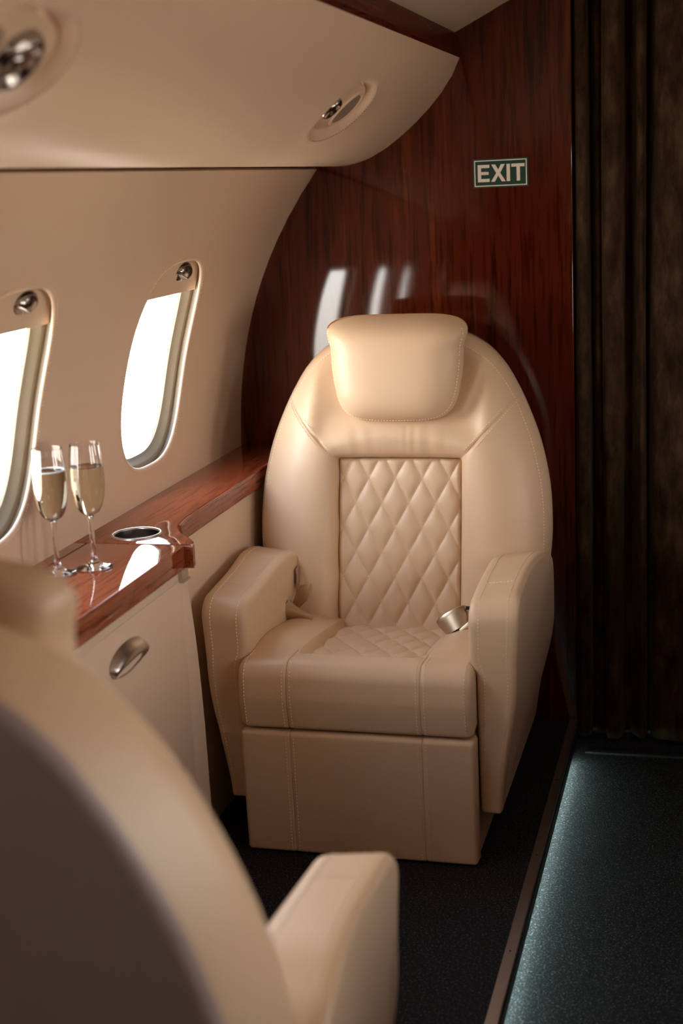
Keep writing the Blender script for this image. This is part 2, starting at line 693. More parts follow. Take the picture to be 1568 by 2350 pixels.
# ---- windows
def window(index, wy, side, is_open=True):
    root = empty('window_%d' % index, (0, 0, 0))
    structure(root, {1: 'bright oval cabin window nearest the mahogany bulkhead', 2: 'bright oval cabin window cut by the left edge behind the flutes'}.get(index))

    def fix(vf):
        return (mirror_x(vf[0]), vf[1]) if side > 0 else vf

    def ring_loops(spec, N=72, n=3.0):
        V, F = [], []
        for a_off, dep in spec:
            for i in range(N):
                t = 2 * math.pi * i / N
                u, w = superellipse(WIN_A + a_off, WIN_B + a_off, n, t)
                p, nn = wall_surf(wy + u, WIN_Z + w)
                V.append(p - nn * dep)
        for k in range(len(spec) - 1):
            for j in range(N):
                F.append((k * N + j, k * N + (j + 1) % N, (k + 1) * N + (j + 1) % N, (k + 1) * N + j))
        return V, F
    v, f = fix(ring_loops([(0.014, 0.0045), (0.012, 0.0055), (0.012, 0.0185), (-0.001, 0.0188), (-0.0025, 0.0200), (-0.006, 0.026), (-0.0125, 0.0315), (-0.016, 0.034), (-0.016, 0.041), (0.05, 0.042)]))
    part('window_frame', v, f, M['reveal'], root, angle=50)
    # pane, following the curve of the sidewall
    N, K = 72, 8
    V, F = [], []
    for dep in (0.0345, 0.0375):
        for k in range(1, K + 1):
            for i in range(N):
                t = 2 * math.pi * i / N
                u, w = superellipse((WIN_A - 0.0145) * k / K, (WIN_B - 0.0145) * k / K, 3.0, t)
                p, nn = wall_surf(wy + u, WIN_Z + w)
                V.append(p - nn * dep)
    for s_ in (0, N * K):
        F.append(tuple(range(s_, s_ + N)))
        for k in range(K - 1):
            F += [(s_ + k * N + i, s_ + k * N + (i + 1) % N, s_ + (k + 1) * N + (i + 1) % N, s_ + (k + 1) * N + i) for i in range(N)]
    F += [((K - 1) * N + i, (K - 1) * N + (i + 1) % N, (2 * K - 1) * N + (i + 1) % N, (2 * K - 1) * N + i) for i in range(N)]
    v, f = fix((V, F))
    part('pane', v, f, M['pane'], root)
    # shade pulled a little way down
    zb = 1.184 if is_open else WIN_Z - WIN_B - 0.006
    V, F = [], []
    nz, ny = 10, 24
    for dep in (0.0135, 0.0175):
        for i in range(nz + 1):
            z = zb + (WIN_Z + WIN_B + 0.006 - zb) * i / nz
            w = z - WIN_Z
            aa, bb = WIN_A + 0.010, WIN_B + 0.010
            hw = aa * max(0.0, 1 - abs(w / bb) ** 3) ** (1 / 3.0)
            for j in range(ny + 1):
                y = wy - hw + 2 * hw * j / ny
                p, nn = wall_surf(y, z)
                V.append(p - nn * dep)
    w_ = ny + 1
    n1 = (nz + 1) * w_
    for s in (0, n1):
        for i in range(nz):
            for j in range(ny):
                F.append((s + i * w_ + j, s + i * w_ + j + 1, s + (i + 1) * w_ + j + 1, s + (i + 1) * w_ + j))
    for j in range(ny):
        F.append((j, j + 1, n1 + j + 1, n1 + j))
    v, f = fix((V, F))
    sh = part('shade', v, f, M['shade'], root)
    # scooped chrome thumb pull
    V, F = [], []
    nu, nv = 40, 22
    yc, zc = wy + 0.042, (1.2315 if is_open else 0.87)
    ha, hb, hh = 0.036, 0.0205, 0.019
    for i in range(nv + 1):
        for j in range(nu + 1):
            t = math.pi * 2 * j / nu
            q = i / nv
            u, w = ha * q * math.cos(t), hb * q * math.sin(t)
            h = hh * math.sqrt(max(0, 1 - q * q))
            k_ = smooth01((-w - 0.35 * u - 0.009) / 0.006)         # small scoop under the lower edge
            h = h * (1 - 0.85 * k_)
            p, nn = wall_surf(yc + u, zc + w)
            V.append(p + nn * (h - 0.0135))
    for i in range(nv):
        for j in range(nu):
            F.append((i * (nu + 1) + j, i * (nu + 1) + j + 1, (i + 1) * (nu + 1) + j + 1, (i + 1) * (nu + 1) + j))
    v, f = fix((V, F))
    hd = part('shade_handle', v, f, M['chrome'], sh, angle=60)
    hd['label'] = 'small dark chrome thumb pull'
    if side < 0 and index <= 2:
        v, f = stitch(*rim_path(wy), dash=0.0035, gap=0.0028, w=0.0004, h=0.0002)
        part('rim_stitching', v, f, M['thread'], root)
    return root


def rim_path(wy):
    pts, nn = [], []
    for i in range(241):
        t = 2 * math.pi * i / 240
        u, w = superellipse(WIN_A + 0.0095, WIN_B + 0.0095, 3.0, t)
        p, n = wall_surf(wy + u, WIN_Z + w)
        pts.append(p + n * 0.0018)
        nn.append(n)
    return pts, nn


for k, wy in enumerate(WIN_Y):
    window(k + 1, wy, -1, k in OPEN_LEFT)
for k, wy in enumerate(WIN_Y):
    window(k + 1 + len(WIN_Y), wy, 1, k in OPEN_RIGHT)

# ---- overhead service panel: convex profile in (x, z)
OVER = catmull([(-1.055, 1.462), (-1.02, 1.4585), (-0.975, 1.4535), (-0.915, 1.4525), (-0.846, 1.473), (-0.778, 1.5155), (-0.71, 1.573), (-0.654, 1.637), (-0.623, 1.696)], 10)
OVER_L = [0.0]
for a_, b_ in zip(OVER, OVER[1:]):
    OVER_L.append(OVER_L[-1] + (b_ - a_).length)


def over_surf(y, s):
    s = min(max(s, 0.0), OVER_L[-1])
    j = 0
    while j < len(OVER_L) - 2 and OVER_L[j + 1] < s:
        j += 1
    t = (s - OVER_L[j]) / (OVER_L[j + 1] - OVER_L[j])
    p = OVER[j].lerp(OVER[j + 1], t)
    a = OVER[max(j - 1, 0)].lerp(OVER[j], t)
    b = OVER[j + 1].lerp(OVER[min(j + 2, len(OVER) - 1)], t)
    d = (b - a).normalized()
    n = Vector((d.y, 0, -d.x))
    wav = 0.0
    if s < 0.09:
        wav = 0.0016 * (1 - s / 0.09) * (math.sin(y * 23) + 0.7 * math.sin(y * 41 + 1)) * smooth01((y - 1.9) / 0.2)
    return Vector((p.x, y, p.y)) + n * wav, n


S_PSU = 0.345
PSU_A, PSU_B = 0.112, 0.066
PSU_Y = [2.846, 1.426, 0.006, -1.414]
BOWL = [(-0.006, -0.026), (0.0, -0.025), (0.0004, -0.0135), (0.0020, -0.0118), (0.006, -0.007), (0.011, -0.002), (0.0155, 0.0008), (0.021, 0.0020), (0.028, 0.0018), (0.042, 0.0)]
cells = []
for k, py in enumerate(PSU_Y):
    ya = py - 0.71 if k < len(PSU_Y) - 1 else Y_BACK - 0.02
    yb = py + 0.71 if k else Y_FRONT + 0.02
    cells.append(hole_cell(over_surf, (ya, yb, S_PSU - 0.145, OVER_L[-1]), (py, S_PSU), PSU_A, PSU_B, 2.2, BOWL, N=96, blend=8))
rows = []
ny = 220
for i in range(ny + 1):
    y = Y_BACK - 0.02 + (Y_FRONT - Y_BACK + 0.04) * i / ny
    rows.append([over_surf(y, (S_PSU - 0.145) * j / 14)[0] for j in range(15)])
ov, of = join(*cells, grid(rows))
structure(part('ceiling_panel_left', ov, of, M['cream'], angle=60), 'curved cream overhead panel above the windows')
structure(part('ceiling_panel_right', mirror_x(ov), of, M['cream'], angle=60), 'curved cream overhead panel on the other side')

# shadow gap filler between sidewall and overhead panel
gv, gf = box(-1.07, -1.022, Y_BACK, Y_FRONT - 0.02, 1.44, 1.475)
structure(part('trim_1', gv, gf, M['gap'], smooth=False), 'narrow dark joint between sidewall and overhead panel')
structure(part('trim_2', mirror_x(gv), gf, M['gap'], smooth=False), 'narrow dark joint on the other side')


def sweep_y(profile, y0, y1):
    m = len(profile)
    V = [(p[0], y, p[1]) for y in (y0, y1) for p in profile]
    F = [(j, (j + 1) % m, m + (j + 1) % m, m + j) for j in range(m)] + [tuple(range(m)), tuple(range(m, 2 * m))]
    return V, F


rail = roundpoly([(-0.625, 1.692), (-0.618, 1.699), (-0.628, 1.744), (-0.638, 1.755), (-0.70, 1.755), (-0.70, 1.69)], [0.002, 0.004, 0.006, 0.004, 0, 0], step=0.02, arc=4)
rv, rf = sweep_y(rail, Y_BACK, Y_FRONT + 0.01)
structure(part('trim_3', rv, rf, M['wood_trim'], angle=30), 'dark mahogany rail along the overhead panel')
structure(part('trim_4', mirror_x(rv), rf, M['wood_trim'], angle=30), 'dark mahogany rail on the other side')
cprof = catmull([(-0.72, 1.735), (-0.66, 1.742), (-0.564, 1.785), (-0.501, 1.815), (-0.40, 1.850), (-0.26, 1.872), (-0.13, 1.880), (0.0, 1.872), (0.14, 1.850), (0.241, 1.815), (0.304, 1.785), (0.40, 1.742), (0.46, 1.735)], 6)
structure(part('ceiling', *grid([[(p.x, y, p.y) for p in cprof] for y in (Y_BACK - 0.02, 0.9, Y_FRONT + 0.1)]), M['ceiling'], angle=60), 'cream cabin ceiling')

# ---- bulkhead with the doorway
bw = bevel_box('wall_front', -1.27, -0.357, Y_FRONT, Y_FRONT + 0.055, -0.06, 2.0, 0.003, M['wood_wall'])
structure(bw, 'glossy dark mahogany bulkhead behind the seat')
b2 = bevel_box('wall_front_far', 0.13, 1.01, Y_FRONT, Y_FRONT + 0.055, -0.06, 2.0, 0.003, M['wood_wall'])
structure(b2, 'mahogany bulkhead beyond the doorway')
structure(part('wall_galley', *box(-1.27, 1.01, 3.66, 3.70, -0.2, 2.1), M['dark_wall'], smooth=False), 'dark wall behind the curtain')
structure(part('wall_back', *box(-1.27, 1.01, Y_BACK - 0.05, Y_BACK, -0.2, 2.1), M['wood_wall'], smooth=False), 'mahogany wall at the other end of the cabin')

structure(bevel_box('wall_right_light_blocker', 0.35, 0.97, -0.9, Y_FRONT - 0.001, 0.0, 0.77, 0.006, M['wood_trim']), 'unseen mahogany box added across the aisle to block low window light')  # added out of view; keeps right-window light off the seat's lower front

# ---- floor with sunken aisle
fv, ff = join(box(-1.27, -0.374, Y_BACK, Y_FRONT + 0.01, -0.03, 0.0), box(0.118, 1.01, Y_BACK, Y_FRONT + 0.01, -0.03, 0.0))
structure(part('floor', fv, ff, M['carpet'], smooth=False), 'dark charcoal carpet under the seats')
structure(part('floor_aisle', *box(-1.27, 1.01, Y_BACK, 3.68, AISLE_Z - 0.03, AISLE_Z), M['carpet'], smooth=False), 'dark carpet of the sunken aisle')
rz = bevel_box('floor_riser', -0.40, -0.372, Y_BACK, 3.545, AISLE_Z, -0.004, 0.001, M['black'])
structure(rz, 'black riser of the aisle step')
structure(part('floor_riser_far', *box(0.116, 0.14, Y_BACK, 3.545, AISLE_Z, -0.002), M['black'], smooth=False), 'black riser on the far side of the aisle')

st = empty('floor_edge_strip', (-0.365, Y_BACK, 0))
structure(st, 'long metal edging strip between seat carpet and aisle')
L_ = Y_FRONT - Y_BACK - 0.002
part('metal_strip', *box(-0.012, 0.0085, 0, L_, -0.004, 0.0035), M['alu'], st, smooth=False)
part('metal_lip', *box(0.0085, 0.0098, 0, L_, -0.005, 0.0037), M['steel'], st, smooth=False)
part('black_edge', *box(0.0, 0.0125, 0, L_, -0.031, -0.004), M['black'], st, smooth=False)
sv, sf = lathe([(0, 0.0), (0.0018, 0.0), (0.002, -0.0006), (0.0026, -0.0008)], 10)
scr = make_mesh('screw', sv, sf, M['black'])
for y in [3.15, 2.76, 2.37, 1.98, 1.59]:
    obj('screw', scr, st, (-0.002, y - Y_BACK, 0.0042))

led = part('led_strip', *box(-0.3715, -0.3700, Y_BACK + 0.05, 3.40, -0.0335, -0.0240), M['led'], smooth=False)
tag(led, 'cool white light strip tucked under the aisle step', 'light strip')
th = bevel_box('threshold_strip', -0.33, 0.13, 3.455, 3.475, AISLE_Z, AISLE_Z + 0.006, 0.002, M['black'])
tag(th, 'thin dark threshold strip on the floor below the curtain', 'threshold')

# ---- curtain
fold = [(-0.372, 3.615), (-0.360, 3.61), (-0.352, 3.575), (-0.345, 3.548), (-0.329, 3.545), (-0.3245, 3.558), (-0.3225, 3.600), (-0.313, 3.612), (-0.307, 3.588), (-0.297, 3.578), (-0.289, 3.592), (-0.2865, 3.608),
        (-0.284, 3.565), (-0.277, 3.543), (-0.262, 3.539), (-0.248, 3.545), (-0.242, 3.568), (-0.238, 3.602), (-0.222, 3.615), (-0.213, 3.588), (-0.200, 3.560), (-0.191, 3.553), (-0.187, 3.570), (-0.1855, 3.605),
        (-0.176, 3.618), (-0.168, 3.582), (-0.150, 3.555), (-0.12, 3.545), (-0.085, 3.545), (-0.04, 3.553), (0.0, 3.59), (0.02, 3.61), (0.035, 3.565), (0.06, 3.545), (0.09, 3.56), (0.115, 3.60), (0.14, 3.62)]
fc = catmull([Vector((a, b)) for a, b in fold], 7)
rows = []
nzc = 60
for i in range(nzc + 1):
    z = AISLE_Z + 0.012 + (1.93 - AISLE_Z) * i / nzc
    row = []
    for p in fc:
        x = p.x + 0.0035 * math.sin(p.x * 60 + z * 2.2) * (0.4 + 0.6 * (1 - z / 1.9))
        y = p.y + (0.004 * math.sin(p.x * 35 - z * 3.1) + 0.002 * math.sin(p.x * 90 + z * 7))
        row.append((x, min(y, 3.64), z))
    rows.append(row)
cv, cf = grid(rows)
cur = part('curtain', cv, cf, M['velvet'], angle=80)
sm = cur.modifiers.new('thickness', 'SOLIDIFY')
sm.thickness = 0.003
tag(cur, 'dark brown velvet curtain hanging in the aisle doorway', 'curtain')


# ------------------------------------------------------------------ overhead service units
def service_unit(py, label, noz_off, noz_scale, spk_off):
    root = empty('overhead_service_unit')
    tag(root, label, 'service panel', 'overhead air and speaker units')

    def on(y, s, h):
        p, n = over_surf(y, s)
        return p + n * h
    N = 64
    # oval plate lying in the bowl
    V, F = [], []
    spec = [(-0.0034, -0.025), (-0.0034, -0.0125), (-0.006, -0.0108), (-0.03, -0.0098)]
    for off, h in spec:
        for i in range(N):
            t = 2 * math.pi * i / N
            u, w = superellipse(PSU_A + off, PSU_B + off, 2.2, t)
            V.append(on(py + u, S_PSU + w, h))
    for k in range(len(spec) - 1):
        for j in range(N):
            F.append((k * N + j, k * N + (j + 1) % N, (k + 1) * N + (j + 1) % N, (k + 1) * N + j))
    F.append(tuple(range((len(spec) - 1) * N, len(spec) * N)))
    part('bezel', V, F, M['shade'], root, angle=60)
    # speaker: raised oval ring and mesh
    yc, sc, a, b = py + spk_off + 0.008, S_PSU + 0.001, 0.042 if spk_off > 0 else 0.032, 0.040
    V, F = [], []
    spec = [(0.008, -0.0105), (0.007, -0.0068), (0.0035, -0.0058), (0.0, -0.0075), (-0.002, -0.0090)]
    for off, h in spec:
        for i in range(N):
            t = 2 * math.pi * i / N
            V.append(on(yc + (a + off) * math.cos(t), sc + (b + off) * math.sin(t), h))
    for k in range(len(spec) - 1):
        for j in range(N):
            F.append((k * N + j, k * N + (j + 1) % N, (k + 1) * N + (j + 1) % N, (k + 1) * N + j))
    ring = part('speaker_ring', V, F, M['shade'], root, angle=60)
    V = [on(yc + (a - 0.001) * math.cos(2 * math.pi * i / N), sc + (b - 0.001) * math.sin(2 * math.pi * i / N), -0.0082) for i in range(N)]
    part('speaker_grille', V, [tuple(range(N))], M['grille'], ring)
    # eyeball air nozzle: chrome dome with a hollow middle
    p, n = over_surf(py + noz_off, S_PSU)
    prof = [(0.0375, -0.012), (0.0380, -0.0085), (0.0365, -0.002), (0.032, 0.0035), (0.027, 0.0050), (0.0225, 0.0035), (0.0200, -0.003), (0.015, -0.004), (0.0125, 0.000), (0.007, 0.003), (0.0, 0.0035)]
    V, F = lathe(prof, 40)
    tdir = Vector((0, 1, 0))
    s_ = n.cross(tdir)
    V = [p + tdir * v[0] * noz_scale + s_ * v[1] * noz_scale + n * (v[2] * noz_scale - 0.001) for v in V]
    nz = part('air_nozzle', V, F, M['chrome'], root, angle=60)
    nz['label'] = 'polished chrome air nozzle'
    # stitched seam round the bowl
    pts, nn = [], []
    for i in range(201):
        t = math.radians(-100 + 150 * i / 200)
        u, w = superellipse(PSU_A + 0.0185, PSU_B + 0.0185, 2.2, t)
        q, n2 = over_surf(py + u, S_PSU + w)
        pts.append(q + n2 * 0.0018)
        nn.append(n2)
    part('rim_stitching', *stitch(pts, nn, 0.003, 0.003, 0.0003, 0.0), M['gap'], root)
    return root


service_unit(PSU_Y[0], 'oval air nozzle and speaker unit recessed overhead, nearer the exit sign', -0.084, 0.68, 0.030)
service_unit(PSU_Y[1], 'blurred oval chrome air nozzle unit overhead at the top left corner', 0.026, 1.14, -0.060)

# ------------------------------------------------------------------ exit sign
ex = empty('exit_sign', (-0.531, Y_FRONT, 1.4165))
tag(ex, 'green and white EXIT sign on the mahogany bulkhead', 'sign')
part('board', *box(-0.068, 0.068, -0.0022, -0.0002, -0.0345, 0.0345), M['green'], ex, smooth=False)
bt = 0.0024
fr = join(box(-0.0645, 0.0645, -0.0027, -0.0021, 0.0312 - bt, 0.0312), box(-0.0645, 0.0645, -0.0027, -0.0021, -0.0312, -0.0312 + bt),
          box(-0.0645, -0.0645 + bt, -0.0027, -0.0021, -0.0312 + bt, 0.0312 - bt), box(0.0645 - bt, 0.0645, -0.0027, -0.0021, -0.0312 + bt, 0.0312 - bt))
part('border_line', *fr, M['white'], ex, smooth=False)


def extrude_xz(polys, y0=-0.0028, y1=-0.0021):
    out = []
    for P in polys:
        m = len(P)
        V = [(p[0], y, p[1]) for y in (y0, y1) for p in P]
        F = [tuple(range(m)), tuple(range(m, 2 * m))] + [(j, (j + 1) % m, m + (j + 1) % m, m + j) for j in range(m)]
        out.append((V, F))
    return join(*out)


t_, h_ = 0.0082, 0.0205
E_ = [[(-0.056, -h_), (-0.027, -h_), (-0.027, -h_ + t_ * .92), (-0.056 + t_, -h_ + t_ * .92), (-0.056 + t_, -t_ * .42), (-0.0293, -t_ * .42), (-0.0293, t_ * .46), (-0.056 + t_, t_ * .46), (-0.056 + t_, h_ - t_ * .92), (-0.027, h_ - t_ * .92), (-0.027, h_), (-0.056, h_)]]
X_ = [[(-0.0235, -h_), (-0.0140, -h_), (-0.0058, -0.0062), (0.0028, -h_), (0.0125, -h_), (-0.0008, 0.0002), (0.0110, h_), (0.0015, h_), (-0.0056, 0.0080), (-0.0125, h_), (-0.0225, h_), (-0.0106, 0.0002)]]
I_ = [[(0.0150, -h_), (0.0234, -h_), (0.0234, h_), (0.0150, h_)]]
T_ = [[(0.0395, -h_), (0.0479, -h_), (0.0479, h_ - t_ * .92), (0.0592, h_ - t_ * .92), (0.0592, h_), (0.0270, h_), (0.0270, h_ - t_ * .92), (0.0395, h_ - t_ * .92)]]
for ltr in (E_, X_, I_, T_):
    part('letter', *extrude_xz(ltr), M['white'], ex, smooth=False)

# ------------------------------------------------------------------ side cabinet and wooden ledge
Z_L, Z_U = 0.737, 0.690
cab = empty('side_cabinet', (-1.14, 1.7, 0))
tag(cab, 'cream side cabinet under the mahogany ledge by the windows', 'cabinet')


def loc(vf, o=(-1.14, 1.7, 0)):
    return [(v[0] - o[0], v[1] - o[1], v[2] - o[2]) for v in vf[0]], vf[1]


# curved end of the cabinet leans back towards the top
def cab_end(z):
    return 2.556 + 0.058 * (1 - (z / 0.69) ** 4)


Yb0 = 1.735
rows = []
nzb = 26
for i in range(nzb + 1):
    z = 0.0 + Z_U * i / nzb
    ye = cab_end(z)
    r = 0.022
    pr = [(-1.24, Yb0), (-1.030, Yb0), (-1.030, 1.9), (-1.030, 2.4), (-1.030, ye - r)]
    pr += [(-1.030 - r + r * math.cos(a), ye - r + r * math.sin(a)) for a in [math.pi / 2 * k / 6 for k in range(1, 7)]]
    pr += [(-1.24, ye)]
    rows.append([(x, y, z) for x, y in pr])
part('body', *loc(grid(rows)), M['cream'], cab, angle=40)
part('lower_panel', *loc(box(-1.22, -1.108, 2.58, Y_FRONT - 0.001, 0.0, Z_U)), M['cream'], cab, smooth=False)
part('lower_panel', *loc(box(-1.22, -1.108, -0.4, 1.76, 0.0, Z_U)), M['cream'], cab, smooth=False)
dr = bevel_box('door', -1.031, -1.0285, 1.76, 2.520, 0.10, 0.662, 0.0012, M['cream'], None, 2)
dr.data.transform(Matrix.Translation((1.14, -1.7, 0)))
dr.parent = cab
# crescent pull on the door: brushed hood over an open cup
V, F = [], []
N, K = 56, 8
yc, zc, a, b = 2.236, 0.598, 0.079, 0.030
for k in range(K + 1):
    q = k / K
    for i in range(N):
        t = 2 * math.pi * i / N
        yo, zo = a * math.cos(t), b * math.sin(t)
        yi, zi = 0.90 * a * math.cos(t), 0.46 * b * math.sin(t) - 0.40 * b
        y, z = yo + (yi - yo) * q, zo + (zi - zo) * q
        span = math.hypot(yo - yi, zo - zi)
        h = 0.020 * math.sin(q * math.pi * 0.62) * min(1, span / (0.9 * b)) + 0.0008
        V.append((-1.0285 + h + 1.14, yc + y - 1.7, zc + z))
for k in range(K):
    for i in range(N):
        F.append((k * N + i, k * N + (i + 1) % N, (k + 1) * N + (i + 1) % N, (k + 1) * N + i))
o_ = len(V)
for i in range(N):
    V.append((-1.0300 + 1.14, V[K * N + i][1], V[K * N + i][2]))
for i in range(N):
    F.append((K * N + i, K * N + (i + 1) % N, o_ + (i + 1) % N, o_ + i))
hd = part('handle', V, F, M['satin'], dr, angle=60)
hd['label'] = 'brushed metal crescent pull'
# metal catch below the ledge
part('latch', *loc(join(box(-1.0295, -1.0215, 2.507, 2.541, 0.662, 0.6895), box(-1.030, -1.0180, 2.507, 2.543, 0.658, 0.6625))), M['steel'], cab, smooth=False)

ledge = empty('side_ledge', (-1.14, 1.7, Z_L))
tag(ledge, 'glossy mahogany ledge running below the windows', 'ledge')


def slab(name, outline, hole, z0, z1, r, mat, parent, base=(-1.14, 1.7, 0.737)):
    """wooden slab with a softened top edge and an optional round hole"""
    P = [Vector(p) for p in outline]
    N = poly_normals(P)
    m = len(P)
    V, F = [], []
    rings = []
    for k in range(5):
        a = math.pi / 2 * k / 4
        rings.append((r * (1 - math.sin(a)) if False else r * (1 - math.cos(math.pi / 2 - a)), z1 - r * (1 - math.sin(math.pi / 2 - a))))
    rings = [(r, z1), (r * 0.62, z1 - r * 0.08), (r * 0.29, z1 - r * 0.29), (r * 0.08, z1 - r * 0.62), (0, z1 - r), (0, z0 + r * .6), (r * .6, z0)]
    for d, z in rings:
        for p, n in zip(P, N):
            q = p - n * d
            V.append((q.x, q.y, z))
    for k in range(len(rings) - 1):
        for j in range(m):
            F.append((k * m + j, k * m + (j + 1) % m, (k + 1) * m + (j + 1) % m, (k + 1) * m + j))
    F.append(tuple(range((len(rings) - 1) * m, len(rings) * m)))
    V = [Vector((v[0] - base[0], v[1] - base[1], v[2] - base[2])) for v in V]
    bm = bmesh.new()
    bv = [bm.verts.new(v) for v in V]
    for f in F[:-1]:
        bm.faces.new([bv[i] for i in f])
    bm.verts.ensure_lookup_table()
    edges = [bm.edges.get((bv[j], bv[(j + 1) % m])) for j in range(m)]
    e_bot = [bm.edges.get((bv[(len(rings) - 1) * m + j], bv[(len(rings) - 1) * m + (j + 1) % m])) for j in range(m)]
    if hole:
        hx, hy, hr = hole
        nh = 48
        rt = [bm.verts.new((hx - base[0] + hr * math.cos(2 * math.pi * i / nh), hy - base[1] + hr * math.sin(2 * math.pi * i / nh), z1 - base[2])) for i in range(nh)]
        rb = [bm.verts.new((v.co.x, v.co.y, z0 - base[2])) for v in rt]
        for i in range(nh):
            edges.append(bm.edges.new((rt[i], rt[(i + 1) % nh])))
            e_bot.append(bm.edges.new((rb[i], rb[(i + 1) % nh])))
            bm.faces.new((rt[i], rt[(i + 1) % nh], rb[(i + 1) % nh], rb[i]))
    bmesh.ops.triangle_fill(bm, use_beauty=True, edges=edges, normal=(0, 0, 1))
    bmesh.ops.triangle_fill(bm, use_beauty=True, edges=e_bot, normal=(0, 0, -1))
    bmesh.ops.recalc_face_normals(bm, faces=bm.faces)
    me = bpy.data.meshes.new(name)
    bm.to_mesh(me)
    bm.free()
    me.materials.append(mat)
    for p in me.polygons:
        p.use_smooth = abs(p.normal.z) < 0.999
    me.set_sharp_from_angle(angle=math.radians(35))
    return obj(name, me, parent)


YS = 2.503                                    # joint between the fixed end and the fold-out table top
nose = catmull([(-1.0935, 2.86), (-1.093, 2.77), (-1.091, 2.715), (-1.084, 2.668), (-1.070, 2.630), (-1.050, 2.597), (-1.028, 2.572), (-1.008, 2.545), (-0.9965, 2.522), (-0.9935, 2.503)], 6)
end_out = [(-1.252, YS), (-1.252, 2.75), (-1.252, 3.0), (-1.252, 3.3), (-1.252, Y_FRONT - 0.0005), (-1.0935, Y_FRONT - 0.0005), (-1.0935, 3.3), (-1.0935, 3.0)] + [(p.x, p.y) for p in nose] + [(-1.08, YS), (-1.17, YS)]
CUP = (-1.1425, 2.580, 0.0455)
slab('ledge_end', end_out, CUP, Z_U, Z_L, 0.005, M['wood_top'], ledge)
lid_out = roundpoly([(-1.216, 1.72), (-1.216, YS - 0.0012), (-1.0095, YS - 0.0012), (-1.0095, 1.72)], [0.001, 0.001, 0.004, 0.001], step=0.2, arc=3)
slab('table_lid', lid_out, None, Z_U, Z_L, 0.0025, M['wood_top'], ledge)
bar_out = roundpoly([(-1.252, 1.72), (-1.252, YS - 0.0012), (-1.2172, YS - 0.0012), (-1.2172, 1.72)], 0.001, step=0.2, arc=3)
slab('rear_strip', bar_out, None, Z_U, Z_L, 0.0015, M['wood_top'], ledge)

nar_out = roundpoly([(-1.252, -0.4), (-1.252, 1.719), (-1.096, 1.719), (-1.096, -0.4)], 0.001, step=0.2, arc=3)
slab('ledge_end', nar_out, None, Z_U, Z_L, 0.004, M['wood_top'], ledge)

cup = empty('cup_holder', (CUP[0], CUP[1], Z_L))
tag(cup, 'round polished metal cup holder set into the ledge', 'cup holder')
part('rim', *lathe([(0.0450, -0.004), (0.0452, 0.0006), (0.0470, 0.0030), (0.0495, 0.0036), (0.0515, 0.0022), (0.0520, 0.0001)], 56), M['steel'], cup, angle=60)
part('cup', *lathe([(0.0450, 0.0), (0.0445, -0.02), (0.0435, -0.055), (0.040, -0.060), (0.0, -0.060)], 56), M['chrome'], cup)


# ------------------------------------------------------------------ champagne flutes
def flute(x, y, label, foam):
    root = empty('champagne_flute', (x, y, Z_L))
    tag(root, label, 'champagne glass', 'champagne flutes on the ledge')
    outer = [(0.0, 0.0004), (0.030, 0.0004), (0.0335, 0.0010), (0.0345, 0.0022), (0.0335, 0.0034), (0.024, 0.0052), (0.014, 0.0078), (0.0085, 0.0125), (0.0060, 0.0195), (0.0049, 0.030), (0.0046, 0.055), (0.0048, 0.085), (0.0056, 0.096), (0.0080, 0.101)]
    bowl_o = catmull([(0.0080, 0.101), (0.0165, 0.1065), (0.0240, 0.119), (0.0290, 0.139), (0.0315, 0.166), (0.0310, 0.192), (0.0291, 0.214), (0.0268, 0.2335)], 5)
    bowl_i = catmull([(0.0260, 0.2335), (0.0279, 0.214), (0.0297, 0.192), (0.0304, 0.166), (0.0279, 0.139), (0.0228, 0.120), (0.0150, 0.1095), (0.0075, 0.1062), (0.0, 0.1055)], 5)
    prof = outer + [(p.x, p.y) for p in bowl_o[1:]] + [(0.0268, 0.2342), (0.0263, 0.2342)] + [(p.x, p.y) for p in bowl_i]
    g = part('glass_body', *lathe(prof, 48), M['glass'], root, angle=60)
    lvl = 0.1915
    li = [(p.x + 0.00035, p.y) for p in bowl_i if p.y < lvl]
    top = [(0.0, lvl), (0.0285, lvl), (0.0300, lvl + 0.0005)]
    w = part('champagne', *lathe([(max(0.0, a), b - (0.0003 if a < 0.01 else 0)) for a, b in (top + li[:-1] + [(0.0, 0.1052)])], 48), M['wine'], root, angle=60)
    w['label'] = 'pale golden champagne'
    if foam:
        ring = [(0.0283 + 0.0014 * math.cos(a), lvl + 0.0012 + 0.0014 * math.sin(a)) for a in [2 * math.pi * k / 8 for k in range(9)]]
        fo = part('foam_ring', *lathe(ring, 48), M['foam'], root)
        fo['label'] = 'thin ring of white bubbles'
    return root


flute(-1.1725, 2.283, 'champagne flute on the ledge nearer the blurred seat', True)
flute(-1.1205, 2.329, 'champagne flute on the ledge nearer the cup holder', False)


# ------------------------------------------------------------------ executive seat (front at local y = 0, faces -y)
def y_plane(z):
    return 0.440 + 0.20 * (z - 0.37)


def dspline(tab, f):
    for (f0, d0), (f1, d1) in zip(tab, tab[1:]):
        if f <= f1:
            t = (f - f0) / (f1 - f0) if f1 > f0 else 0
            return d0 + (d1 - d0) * t
    return tab[-1][1]


